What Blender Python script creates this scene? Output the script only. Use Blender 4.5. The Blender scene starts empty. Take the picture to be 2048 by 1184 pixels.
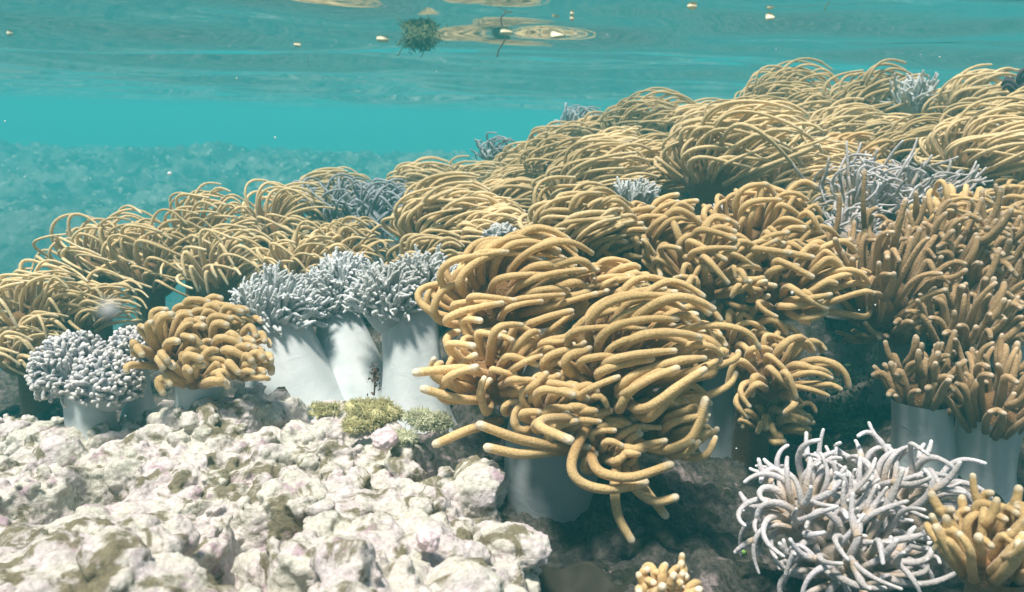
import bpy, bmesh, math
import numpy as np
from mathutils import Matrix, Vector

# ------------------------------------------------------------------ camera, light, exposure
SC = bpy.context.scene
COL = SC.collection
CAM_Z = -0.30                      # the water surface is z = 0
PITCH, ROLL, LENS = 12.3, 1.6, 28.0
FPX = 2048 * LENS / 36.0
cam_d = bpy.data.cameras.new('camera'); cam = bpy.data.objects.new('camera', cam_d); COL.objects.link(cam)
cam_d.lens = LENS; cam_d.sensor_width = 36; cam_d.clip_start = 0.02; cam_d.clip_end = 200
CM = Matrix.Translation((0, 0, CAM_Z)) @ Matrix.Rotation(math.radians(90 - PITCH), 4, 'X') @ Matrix.Rotation(math.radians(ROLL), 4, 'Z')
cam.matrix_world = CM
cam_d.dof.use_dof = True; cam_d.dof.focus_distance = 0.95; cam_d.dof.aperture_fstop = 10
SC.camera = cam
RM = np.array(CM.to_3x3()); C0 = np.array([0, 0, CAM_Z])

SUN_EL, SUN_AZ = 72.0, -135.0       # azimuth of the sun measured from +Y towards +X
wd = bpy.data.worlds.new('World'); SC.world = wd; wd.use_nodes = True
wn = wd.node_tree; bgn = wn.nodes['Background']
sky = wn.nodes.new('ShaderNodeTexSky'); sky.sky_type = 'NISHITA'; sky.sun_disc = False
sky.sun_elevation = math.radians(SUN_EL); sky.sun_rotation = math.radians(SUN_AZ)
wn.links.new(sky.outputs[0], bgn.inputs[0]); bgn.inputs[1].default_value = 0.11
sl = bpy.data.lights.new('sun', 'SUN'); sun = bpy.data.objects.new('sun', sl); COL.objects.link(sun)
sl.energy = 5.0; sl.angle = math.radians(10); sl.color = (1.0, 0.96, 0.88)
sd = Vector((math.sin(math.radians(SUN_AZ)) * math.cos(math.radians(SUN_EL)), math.cos(math.radians(SUN_AZ)) * math.cos(math.radians(SUN_EL)), math.sin(math.radians(SUN_EL))))
sun.rotation_euler = sd.to_track_quat('Z', 'Y').to_euler()
SC.view_settings.view_transform = 'Standard'; SC.view_settings.look = 'None'
SC.view_settings.exposure = 0.5; SC.view_settings.gamma = 1
SC.cycles.volume_bounces = 2; SC.cycles.max_bounces = 8; SC.cycles.transparent_max_bounces = 8
SC.cycles.diffuse_bounces = 3; SC.cycles.glossy_bounces = 3
SC.cycles.use_denoising = True; SC.cycles.sample_clamp_indirect = 4

# ------------------------------------------------------------------ maths helpers
def at(px, py, d):                  # point on the ray through a pixel of the 2048-wide photo, at depth d
    v = np.array([(px - 1024) / FPX * d, -(py - 592) / FPX * d, -d])
    return C0 + RM @ v

def _h(ix, iy, s):
    n = (ix.astype(np.int64) * 374761393 + iy.astype(np.int64) * 668265263 + s * 974711) & 0x7fffffff
    n = (n ^ (n >> 13)) * 1274126177 & 0x7fffffff
    n = (n ^ (n >> 16)) * 1103515245 & 0x7fffffff
    return ((n >> 7) & 0xffff) / 65535.0

def vnoise(x, y, s=0):
    ix, iy = np.floor(x), np.floor(y); fx, fy = x - ix, y - iy
    ix = ix.astype(np.int64); iy = iy.astype(np.int64)
    ux, uy = fx * fx * (3 - 2 * fx), fy * fy * (3 - 2 * fy)
    a, b, c, d = _h(ix, iy, s), _h(ix + 1, iy, s), _h(ix, iy + 1, s), _h(ix + 1, iy + 1, s)
    return (a + (b - a) * ux) * (1 - uy) + (c + (d - c) * ux) * uy

def fbm(x, y, s=0, o=4):
    v, a = 0, 0.5
    for k in range(o):
        v = v + a * vnoise(x * 2 ** k + 17.3 * k, y * 2 ** k - 9.1 * k, s + k); a *= 0.5
    return v

def knobs(x, y, cell, s=0, rmin=0.35, rmax=0.8):   # field of rounded lumps
    gx, gy = x / cell, y / cell
    ix, iy = np.floor(gx).astype(np.int64), np.floor(gy).astype(np.int64)
    out = np.zeros_like(gx)
    for dx in (-1, 0, 1):
        for dy in (-1, 0, 1):
            cx, cy = ix + dx, iy + dy
            px = cx + _h(cx, cy, s); py = cy + _h(cx, cy, s + 1)
            r = rmin + (rmax - rmin) * _h(cx, cy, s + 2)
            q = r * r - (gx - px) ** 2 - (gy - py) ** 2
            out = np.maximum(out, np.sqrt(np.maximum(q, 0)))
    return out * cell

class TPS:
    def __init__(self, pts, lam=1e-3):
        pts = np.array(pts); self.p = pts[:, :2]; n = len(pts)
        r = np.linalg.norm(self.p[:, None] - self.p[None], axis=2)
        K = np.where(r > 0, r * r * np.log(r + 1e-12), 0) + lam * np.eye(n)
        Pm = np.c_[np.ones(n), self.p]
        A = np.zeros((n + 3, n + 3)); A[:n, :n] = K; A[:n, n:] = Pm; A[n:, :n] = Pm.T
        self.w = np.linalg.solve(A, np.r_[pts[:, 2], np.zeros(3)])
    def __call__(self, x, y):
        x = np.asarray(x, float); sh = x.shape; x = x.ravel(); y = np.asarray(y, float).ravel(); out = np.empty_like(x)
        n = len(self.p)
        for i in range(0, len(x), 20000):
            xx, yy = x[i:i + 20000], y[i:i + 20000]
            r2 = (xx[:, None] - self.p[:, 0]) ** 2 + (yy[:, None] - self.p[:, 1]) ** 2
            out[i:i + 20000] = (0.5 * r2 * np.log(r2 + 1e-12)) @ self.w[:n] + self.w[n] + self.w[n + 1] * xx + self.w[n + 2] * yy
        return out.reshape(sh)

SWELL = [(-.50, 2.42, .26, .16, .030), (.08, 2.62, .42, .17, .028), (-1.3, 2.4, .5, .2, .02)]      # low humps of the swell
WSEED = 5
def waves(x, y):
    z = 0
    rw = np.random.default_rng(WSEED)
    for lam, amp in ((2.2, .024), (1.5, .017), (.95, .0090), (.6, .0042), (.36, .0014), (.2, .0004)):
        for q in range(3):
            th = math.radians(rw.uniform(62, 112) if lam > .5 else rw.uniform(40, 125)); k = 2 * math.pi / (lam * rw.uniform(.8, 1.25)); ph = rw.uniform(0, 6.28)
            wob = .5 * np.sin(.9 * x * math.cos(th + 1.5) / lam + .9 * y * math.sin(th + 1.5) / lam + ph)
            z = z + amp * .95 * np.sin(k * (x * math.cos(th) + y * math.sin(th)) + ph + wob)
    for x0, y0, sx, sy, A in SWELL: z = z + A * np.exp(-((x - x0) / sx) ** 2 - ((y - y0 - .08 * (x - x0)) / sy) ** 2)
    return z

# ------------------------------------------------------------------ mesh helpers
def mesh_from(name, V, F, t=None, smooth=True):
    me = bpy.data.meshes.new(name)
    V = np.asarray(V, np.float32)
    quads = [f for f in F if f.shape[1] == 4]; tris = [f for f in F if f.shape[1] == 3]
    me.vertices.add(len(V)); me.vertices.foreach_set('co', V.ravel())
    nq = sum(len(f) for f in quads); nt = sum(len(f) for f in tris)
    me.loops.add(nq * 4 + nt * 3); me.polygons.add(nq + nt)
    idx = np.concatenate([f.ravel() for f in quads] + [f.ravel() for f in tris]).astype(np.int32)
    me.loops.foreach_set('vertex_index', idx)
    st = np.concatenate([np.arange(nq) * 4, nq * 4 + np.arange(nt) * 3]).astype(np.int32)
    me.polygons.foreach_set('loop_start', st)
    if smooth: me.polygons.foreach_set('use_smooth', np.ones(nq + nt, bool))
    if t is not None:
        a = me.attributes.new('t', 'FLOAT', 'POINT'); a.data.foreach_set('value', np.asarray(t, np.float32))
    me.update(calc_edges=True)
    return me

def link(name, me, mat, parent=None):
    o = bpy.data.objects.new(name, me); COL.objects.link(o)
    me.materials.clear(); me.materials.append(mat)
    if parent is not None: o.parent = parent
    return o

def tag(o, label=None, cat=None, group=None, kind=None):
    if label: o['label'] = label
    if cat: o['category'] = cat
    if group: o['group'] = group
    if kind: o['kind'] = kind
    return o

def empty(name, loc):
    o = bpy.data.objects.new(name, None); COL.objects.link(o); o.location = loc; o.empty_display_size = 0.02
    return o

def grid_faces(n, m):               # n rows, m columns
    i = np.arange(n - 1)[:, None] * m + np.arange(m - 1)[None]
    i = i.ravel(); return np.stack([i, i + 1, i + m + 1, i + m], 1)

def tubes(P, R, sides, ends=1.0):
    """P [N,K,3] centre lines, R [N,K] radii -> list per tube sized arrays (V [N,M,3], faces of one tube, t [N,M])"""
    N, K = P.shape[:2]
    T = np.gradient(P, axis=1); T /= np.linalg.norm(T, axis=2, keepdims=True) + 1e-9
    last = P[:, -1:]; Tl = T[:, -1:]; rl = R[:, -1:]
    th = np.radians([38, 68])
    caps = [last + Tl * (rl * np.sin(a) * ends)[..., None] for a in th]
    P2 = np.concatenate([P] + caps, 1); R2 = np.concatenate([R] + [rl * np.cos(a) for a in th], 1)
    T2 = np.concatenate([T, Tl, Tl], 1); K2 = K + 2
    nrm = np.zeros((N, K2, 3))
    ref = np.where(np.abs(T2[:, 0, 2:3]) < 0.9, np.array([[0, 0, 1.]]), np.array([[1., 0, 0]]))
    n = np.cross(T2[:, 0], ref); n /= np.linalg.norm(n, axis=1, keepdims=True)
    for k in range(K2):
        n = n - (n * T2[:, k]).sum(1, keepdims=True) * T2[:, k]; n /= np.linalg.norm(n, axis=1, keepdims=True) + 1e-9
        nrm[:, k] = n
    b = np.cross(T2, nrm)
    a = np.arange(sides) / sides * 2 * np.pi
    V = P2[:, :, None] + R2[:, :, None, None] * (np.cos(a)[None, None, :, None] * nrm[:, :, None] + np.sin(a)[None, None, :, None] * b[:, :, None])
    V = V.reshape(N, K2 * sides, 3)
    tip = (last + Tl * rl[..., None] * ends)
    V = np.concatenate([V, tip], 1)
    k = np.arange(K2 - 1)[:, None] * sides; s = np.arange(sides)[None]; s1 = (s + 1) % sides
    Q = np.stack([k + s, k + s1, k + sides + s1, k + sides + s], 2).reshape(-1, 4)
    e = (K2 - 1) * sides
    Tr = np.stack([e + s[0], e + s1[0], np.full(sides, K2 * sides)], 1)
    tt = np.r_[np.repeat(np.r_[np.linspace(0, 1, K), 1, 1], sides), 1]
    return V, Q, Tr, tt

def merge_tubes(name, V, Q, Tr, tt):
    N, M = V.shape[:2]
    off = (np.arange(N) * M)[:, None, None]
    return mesh_from(name, V.reshape(-1, 3), [(Q[None] + off).reshape(-1, 4), (Tr[None] + off).reshape(-1, 3)], np.tile(tt, N))

# ------------------------------------------------------------------ materials
def newmat(name):
    m = bpy.data.materials.new(name); m.use_nodes = True
    return m, m.node_tree, m.node_tree.nodes['Principled BSDF']

def N_(nt, t, **kw):
    n = nt.nodes.new(t)
    for k, v in kw.items(): setattr(n, k, v)
    return n

def ramp(nt, stops, src=None):
    r = nt.nodes.new('ShaderNodeValToRGB'); e = r.color_ramp.elements
    while len(e) < len(stops): e.new(0.5)
    for el, (p, c) in zip(e, stops): el.position = p; el.color = (*c, 1) if len(c) == 3 else c
    if src is not None: nt.links.new(src, r.inputs[0])
    return r

def noise(nt, scale, detail=4, rough=0.55, vec=None, dist=0.0):
    n = nt.nodes.new('ShaderNodeTexNoise'); n.inputs['Scale'].default_value = scale
    n.inputs['Detail'].default_value = detail; n.inputs['Roughness'].default_value = rough; n.inputs['Distortion'].default_value = dist
    if vec is not None: nt.links.new(vec, n.inputs['Vector'])
    return n

def mixc(nt, fac, a, b, mode='MIX'):
    m = nt.nodes.new('ShaderNodeMix'); m.data_type = 'RGBA'; m.blend_type = mode
    for i, v in ((0, fac), (6, a), (7, b)):
        if isinstance(v, (int, float)): m.inputs[i].default_value = v
        elif isinstance(v, tuple): m.inputs[i].default_value = (*v, 1)
        else: nt.links.new(v, m.inputs[i])
    return m.outputs[2]

def polyp_mat(name, base, tip, root, bump=0.35, pore=420, transl=0.24, tip_at=0.9, rib=0, objvar=.45):
    m, nt, b = newmat(name); L = nt.links
    geo = N_(nt, 'ShaderNodeNewGeometry'); pos = geo.outputs['Position']
    at_ = N_(nt, 'ShaderNodeAttribute', attribute_name='t')
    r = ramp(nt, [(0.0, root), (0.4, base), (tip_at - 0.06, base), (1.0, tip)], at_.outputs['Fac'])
    n1 = noise(nt, 6, 3, vec=pos); v1 = ramp(nt, [(0.3, (0.70, 0.67, 0.62)), (0.7, (1.16, 1.15, 1.18))], n1.outputs['Fac'])
    c = mixc(nt, 1.0, r.outputs[0], v1.outputs[0], 'MULTIPLY')
    oi = N_(nt, 'ShaderNodeObjectInfo'); vr = ramp(nt, [(0, (.80, .76, .70)), (.5, (1, 1, 1)), (1, (1.12, 1.14, 1.20))], oi.outputs['Random']); c = mixc(nt, objvar, c, vr.outputs[0], 'MULTIPLY')
    n2 = noise(nt, pore, 2, 0.6, vec=pos); v2 = ramp(nt, [(0.35, (0.80, 0.78, 0.74)), (0.62, (1.10, 1.10, 1.12))], n2.outputs['Fac'])
    c = mixc(nt, 0.8, c, v2.outputs[0], 'MULTIPLY')
    L.new(c, b.inputs['Base Color']); b.inputs['Roughness'].default_value = 0.62; b.inputs['Specular IOR Level'].default_value = 0.12
    b.inputs['Sheen Weight'].default_value = 0.25; b.inputs['Sheen Roughness'].default_value = 0.5
    vo = N_(nt, 'ShaderNodeTexVoronoi'); vo.inputs['Scale'].default_value = pore; L.new(pos, vo.inputs['Vector'])
    bp = N_(nt, 'ShaderNodeBump'); bp.inputs['Strength'].default_value = bump; bp.inputs['Distance'].default_value = 0.0012
    hgt = vo.outputs['Distance']
    if rib:
        m1 = N_(nt, 'ShaderNodeMath', operation='MULTIPLY_ADD'); L.new(at_.outputs['Fac'], m1.inputs[0]); m1.inputs[1].default_value = rib * 6.283
        L.new(n1.outputs['Fac'], m1.inputs[2]); m2 = N_(nt, 'ShaderNodeMath', operation='SINE'); L.new(m1.outputs[0], m2.inputs[0])
        m3 = N_(nt, 'ShaderNodeMath', operation='MULTIPLY_ADD'); L.new(m2.outputs[0], m3.inputs[0]); m3.inputs[1].default_value = .22; L.new(hgt, m3.inputs[2]); hgt = m3.outputs[0]
    L.new(hgt, bp.inputs['Height']); L.new(bp.outputs[0], b.inputs['Normal'])
    if transl:
        tr = N_(nt, 'ShaderNodeBsdfTranslucent'); L.new(c, tr.inputs['Color'])
        mx = N_(nt, 'ShaderNodeMixShader'); mx.inputs[0].default_value = transl
        L.new(b.outputs[0], mx.inputs[1]); L.new(tr.outputs[0], mx.inputs[2]); L.new(mx.outputs[0], nt.nodes['Material Output'].inputs[0])
    return m

M_TAN = polyp_mat('tan_polyps', (0.82, 0.585, 0.27), (0.90, 0.78, 0.56), (0.46, 0.25, 0.09), rib=46, tip_at=.98)  # root colour lowered, painting some gap shade into the tentacle bases
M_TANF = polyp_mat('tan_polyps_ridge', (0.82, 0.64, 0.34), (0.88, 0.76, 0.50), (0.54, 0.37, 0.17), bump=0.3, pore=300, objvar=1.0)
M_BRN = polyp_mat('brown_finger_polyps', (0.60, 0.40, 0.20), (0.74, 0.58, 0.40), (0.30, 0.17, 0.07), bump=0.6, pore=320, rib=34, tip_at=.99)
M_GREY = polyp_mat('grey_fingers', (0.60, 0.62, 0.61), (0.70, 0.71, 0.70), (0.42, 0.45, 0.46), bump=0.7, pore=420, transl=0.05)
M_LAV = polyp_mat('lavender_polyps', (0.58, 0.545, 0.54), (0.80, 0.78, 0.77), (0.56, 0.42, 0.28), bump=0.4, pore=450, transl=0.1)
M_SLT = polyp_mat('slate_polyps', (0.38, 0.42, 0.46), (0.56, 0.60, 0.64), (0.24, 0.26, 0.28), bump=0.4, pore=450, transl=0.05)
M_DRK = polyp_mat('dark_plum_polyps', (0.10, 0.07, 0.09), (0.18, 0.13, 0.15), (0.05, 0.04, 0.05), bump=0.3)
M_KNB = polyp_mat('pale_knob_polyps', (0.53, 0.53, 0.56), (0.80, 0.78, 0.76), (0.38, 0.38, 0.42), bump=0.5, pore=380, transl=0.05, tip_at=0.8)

def stalk_mat(name, base, dark):
    m, nt, b = newmat(name); L = nt.links
    geo = N_(nt, 'ShaderNodeNewGeometry'); pos = geo.outputs['Position']
    n = noise(nt, 14, 4, vec=pos, dist=0.6); r = ramp(nt, [(0.3, dark), (0.65, base)], n.outputs['Fac'])
    mp = N_(nt, 'ShaderNodeMapping'); mp.inputs['Scale'].default_value = (1, 1, 1.3); L.new(pos, mp.inputs[0])
    n2 = noise(nt, 38, 6, 0.6, vec=mp.outputs[0], dist=.8)
    L.new(r.outputs[0], b.inputs['Base Color']); b.inputs['Roughness'].default_value = 0.6; b.inputs['Specular IOR Level'].default_value = 0.15
    bp = N_(nt, 'ShaderNodeBump'); bp.inputs['Strength'].default_value = 0.35; bp.inputs['Distance'].default_value = 0.0035
    L.new(n2.outputs['Fac'], bp.inputs['Height']); L.new(bp.outputs[0], b.inputs['Normal'])
    return m
M_STK = stalk_mat('pale_stalk', (0.60, 0.62, 0.61), (0.44, 0.48, 0.48))
M_STG = stalk_mat('grey_stalk', (0.34, 0.36, 0.36), (0.26, 0.29, 0.30))
M_CAPT = polyp_mat('shaded_brown_cap', (0.22, 0.12, 0.045), (0.22, 0.12, 0.045), (0.22, 0.12, 0.045), transl=0, bump=1)  # brown deepened so the gaps between tentacles look shaded
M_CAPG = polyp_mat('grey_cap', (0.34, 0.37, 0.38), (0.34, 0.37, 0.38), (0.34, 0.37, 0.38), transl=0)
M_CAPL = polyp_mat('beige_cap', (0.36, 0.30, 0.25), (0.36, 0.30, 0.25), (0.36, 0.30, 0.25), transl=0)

def rock_mat(name, a, b_, c, d, s1, s2, s3, bump=0.6, bd=0.004, fine=160):
    """a main, b_ second, c turf, d accent"""
    m, nt, b = newmat(name); L = nt.links
    geo = N_(nt, 'ShaderNodeNewGeometry'); pos = geo.outputs['Position']
    n1 = noise(nt, s1, 5, 0.6, vec=pos, dist=0.5); f1 = ramp(nt, [(0.42, (0, 0, 0)), (0.58, (1, 1, 1))], n1.outputs['Fac'])
    col = mixc(nt, f1.outputs[0], a, b_)
    mp = N_(nt, 'ShaderNodeMapping'); mp.inputs['Location'].default_value = (3.1, 7.7, 1.3); L.new(pos, mp.inputs[0])
    n2 = noise(nt, s2, 6, 0.65, vec=mp.outputs[0], dist=0.8); f2 = ramp(nt, [(0.515, (0, 0, 0)), (0.585, (1, 1, 1))], n2.outputs['Fac'])
    col = mixc(nt, f2.outputs[0], col, c)
    n3 = noise(nt, s3, 4, 0.6, vec=mp.outputs[0], dist=0.3); f3 = ramp(nt, [(0.60, (0, 0, 0)), (0.68, (1, 1, 1))], n3.outputs['Fac'])
    col = mixc(nt, f3.outputs[0], col, d)
    n4 = noise(nt, fine, 4, 0.7, vec=pos); v4 = ramp(nt, [(0.3, (0.62, 0.60, 0.58)), (0.65, (1.15, 1.15, 1.15))], n4.outputs['Fac'])
    col = mixc(nt, 0.9, col, v4.outputs[0], 'MULTIPLY')
    L.new(col, b.inputs['Base Color']); b.inputs['Roughness'].default_value = 0.85; b.inputs['Specular IOR Level'].default_value = 0.1
    n5 = noise(nt, fine * 1.3, 6, 0.7, vec=pos)
    bp = N_(nt, 'ShaderNodeBump'); bp.inputs['Strength'].default_value = bump; bp.inputs['Distance'].default_value = bd
    L.new(n5.outputs['Fac'], bp.inputs['Height']); L.new(bp.outputs[0], b.inputs['Normal'])
    return m
M_ROCK = rock_mat('coralline_crust', (0.72, 0.63, 0.61), (0.70, 0.66, 0.56), (0.24, 0.205, 0.13), (0.54, 0.40, 0.43), 20, 24, 34, 1.0, 0.003, 210)
M_GRND = rock_mat('reef_floor', (0.085, 0.078, 0.070), (0.15, 0.13, 0.115), (0.055, 0.065, 0.035), (0.34, 0.28, 0.27), 7, 11, 13, 1.0, 0.006, 150)
M_FAR = rock_mat('far_reef_rock', (0.24, 0.24, 0.20), (0.50, 0.50, 0.44), (0.13, 0.14, 0.11), (0.60, 0.58, 0.50), 3.0, 5.0, 6.0, 1.0, 0.03, 22)

# the floor: near material fades to the far one with real distance from the ridge
m, nt, b = newmat('seabed_surface')
M_SEA = M_GRND

def plain(name, col, rough=0.7, var=0.25, scale=60, bump=0.3):
    m, nt, b = newmat(name); L = nt.links
    geo = N_(nt, 'ShaderNodeNewGeometry'); n = noise(nt, scale, 4, vec=geo.outputs['Position'])
    lo = tuple(x * (1 - var) for x in col); hi = tuple(min(1, x * (1 + var)) for x in col)
    r = ramp(nt, [(0.3, lo), (0.7, hi)], n.outputs['Fac']); L.new(r.outputs[0], b.inputs['Base Color'])
    b.inputs['Roughness'].default_value = rough; b.inputs['Specular IOR Level'].default_value = 0.2
    bp = N_(nt, 'ShaderNodeBump'); bp.inputs['Strength'].default_value = bump; bp.inputs['Distance'].default_value = 0.001
    L.new(n.outputs['Fac'], bp.inputs['Height']); L.new(bp.outputs[0], b.inputs['Normal'])
    return m
M_ALG = plain('yellow_green_turf', (0.46, 0.42, 0.21), 0.8, 0.35)
M_ALG2 = plain('pale_green_turf', (0.50, 0.50, 0.33), 0.8, 0.3)
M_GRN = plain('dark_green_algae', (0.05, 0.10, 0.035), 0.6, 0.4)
M_LEAF = plain('bright_leaf', (0.22, 0.42, 0.08), 0.5, 0.2)
M_WEED = plain('floating_weed', (0.12, 0.14, 0.06), 0.6, 0.5, 90)
M_BITS = plain('pale_husk', (0.80, 0.70, 0.48), 0.6, 0.2, 120)
M_TWIG = plain('brown_twig', (0.14, 0.08, 0.06), 0.7, 0.3, 90)
M_PLATE = plain('shaded_brown_plate', (0.035, 0.030, 0.020), 0.8, 0.3, 50, 0.6)  # brown taken down near black: the deep shade is put into the colour
M_MOT2 = plain('dull_mote', (0.42, 0.42, 0.40), 0.7, 0.1)
M_NOD = plain('pink_crust', (0.66, 0.52, 0.52), 0.85, 0.18, 140, .6)
M_MOTE = plain('pale_motes', (0.85, 0.85, 0.80), 0.5, 0.1)

# ------------------------------------------------------------------ the corals: where each stands
# kind, lobes [(px, py, depth, R px)], label, options
S = []
def C(kind, lobes, label, **o): S.append((kind, lobes, label, o))
G_R = 'tan soft corals massed on the ridge'

# --- near colonies
C('main', [(1000, 610, .94, 135), (1240, 738, .85, 148), (985, 760, .86, 105, .15), (1100, 830, .82, 80, .5), (1310, 870, .84, 85, .6), (1205, 895, .83, 70, .3), (1200, 590, .98, 70)], 'largest tan coral, in the middle, tentacles combed right over its bare grey stalk',
  base=(1098, 955, .88), sr=90, stalk=M_STG, nostretch=1)
C('swept', [(1125, 480, 1.10, 92), (1190, 500, 1.12, 60)], 'tan coral tuft rising directly behind the largest coral, left of the small grey spikes', near=1, dens=1.0)
C('curl', [(1290, 500, 1.14, 88)], 'tan coral with one hooked tentacle tip in front of the small grey spikes', near=1)
C('curl', [(1400, 560, 1.08, 95), (1500, 500, 1.16, 105), (1560, 590, 1.10, 108)], 'tangled tan coral right of the largest coral, its tentacles looping over one another', near=1, base=(1430, 900, 1.16), sr=62, stalk=M_STG, dens=1.15)
C('curl', [(1540, 755, 1.04, 82), (1470, 690, 1.08, 70), (1545, 850, 1.06, 50)], 'drooping tan coral with thick tentacles hanging over the dark gap', near=1, base=(1500, 900, 1.14), sr=40, stalk=M_CAPT, droop=.5)
C('finger', [(1755, 600, 1.12, 108), (1860, 560, 1.16, 100), (1790, 660, 1.12, 60)], 'brown finger coral with long upright ribbed fingers beside the dark gap', near=1, base=(1800, 760, 1.22), sr=50, stalk=M_STG)
C('finger', [(1965, 590, 1.18, 100), (2070, 560, 1.2, 100), (2030, 640, 1.15, 50)], 'brown finger coral at the photo edge above the patch of bare pale stalk', near=1, base=(1990, 720, 1.24), sr=55)
C('finger', [(1840, 800, 1.00, 78)], 'small brown finger coral cluster with short pale-tipped fingers on a wide pale stalk', near=1, base=(1850, 900, 1.04), sr=78, small=1)
C('finger', [(1925, 690, 1.08, 95)], 'brown finger coral wedged above the two low finger corals', near=1, base=(1900, 800, 1.16), sr=40)
C('finger', [(1985, 832, .98, 105)], 'lowest brown finger coral with splayed fingers hanging over a pale stalk', near=1, base=(1970, 925, 1.02), sr=68, small=1)
C('curl', [(1900, 480, 1.24, 85)], 'tan coral tuft between the lavender coral and the upright finger corals', near=1)
C('lavender', [(1620, 1040, .76, 125), (1790, 1030, .78, 130), (1700, 1130, .72, 130)], 'large white-lavender coral in front of the finger corals, its thin arms curling', near=1, base=(1700, 1190, .80), sr=90, stalk=M_CAPL)
C('finger2', [(1965, 1140, .60, 100), (2040, 1150, .60, 90)], 'blurred orange-tan finger coral in the bottom right corner', near=1, base=(1975, 1260, .62), sr=60)
C('finger2', [(1330, 1215, .62, 60)], 'little tan finger coral whose tips poke up from the bottom edge', near=1, base=(1325, 1290, .64), sr=30)
C('round', [(340, 712, .95, 74), (440, 708, .97, 74), (390, 672, 1.0, 66), (392, 758, .93, 56), (485, 745, .94, 46)], 'rounded tan coral left of the grey stalks, standing behind the pale rock', near=1, base=(395, 815, .98), sr=56, stalk=M_STK)
C('knob', [(150, 745, .98, 72), (215, 770, .95, 60)], 'pale lilac coral covered in short round knobs, left of the rounded tan coral', near=1, base=(190, 850, .97), sr=56)
C('knob', [(268, 705, 1.04, 45)], 'small patch of pale knobby coral between the lilac coral and the rounded tan coral', base=(275, 760, 1.05), sr=30)
C('grey', [(548, 636, 1.12, 74)], 'grey finger coral on the leftmost of the smooth pale stalks', near=1, base=(622, 772, 1.10), sr=125, st=.85, cap=.9)
C('grey', [(655, 615, 1.20, 62), (690, 570, 1.2, 50)], 'grey finger coral in the middle, its fingers shading the notch between two stalks', near=1, base=(712, 770, 1.13), sr=112, st=.55, cap=.9)
C('grey', [(775, 612, 1.10, 68), (850, 590, 1.14, 66)], 'broad grey finger coral on a flaring stalk beside the largest tan coral', near=1, base=(832, 800, 1.06), sr=74, st=.85, cap=.9)
# --- left bed
C('thin', [(60, 650, 1.30, 90), (30, 720, 1.24, 60)], 'thin-armed tan coral at the left photo edge above the lilac knobs')
C('thin', [(165, 650, 1.34, 75)], 'thin-armed tan coral directly above the lilac knob coral')
C('thin', [(-60, 690, 1.3, 90)], 'thin tan coral just past the left photo edge')
C('thin', [(190, 545, 1.60, 95)], 'tan coral with loose arching arms at the far left end of the bed')
C('thin', [(300, 560, 1.55, 95)], 'tan coral with arching arms, second from the far left end of the bed')
C('thin', [(395, 485, 1.65, 82)], 'tan coral with tall looping arms standing out against the blue reef wall')
C('thin', [(440, 560, 1.50, 85)], 'tan coral low in front of the tall looping one, arms blown right')
C('thin', [(550, 470, 1.80, 85)], 'tan coral with one arm sticking straight up, left of the slate tangle')
C('thin', [(600, 550, 1.48, 75)], 'flattened tan coral just above the grey finger corals')
C('thin', [(680, 520, 1.55, 70)], 'tan coral in front of the slate tangle, above the middle grey coral')
C('slate', [(670, 440, 1.85, 75), (730, 450, 1.8, 70)], 'slate-lavender tangle of thin arms among the tan corals left of centre')
C('slate', [(765, 410, 1.95, 45)], 'dark slate coral with its arms bent over, above the slate tangle')
C('swept', [(635, 405, 2.35, 62)], 'hazy low tan coral at the left foot of the ridge, under the blue reef')
C('swept', [(860, 470, 1.50, 100)], 'deep golden coral with densely combed arms left of the largest coral')
C('swept', [(840, 545, 1.40, 70)], 'brown-gold coral low between the combed golden coral and the grey fingers')
C('swept', [(955, 490, 1.45, 75)], 'golden coral between the combed golden coral and the largest coral')
C('greysmall', [(1000, 480, 1.35, 28)], 'tiny grey coral peeking out above the left shoulder of the largest coral')
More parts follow.
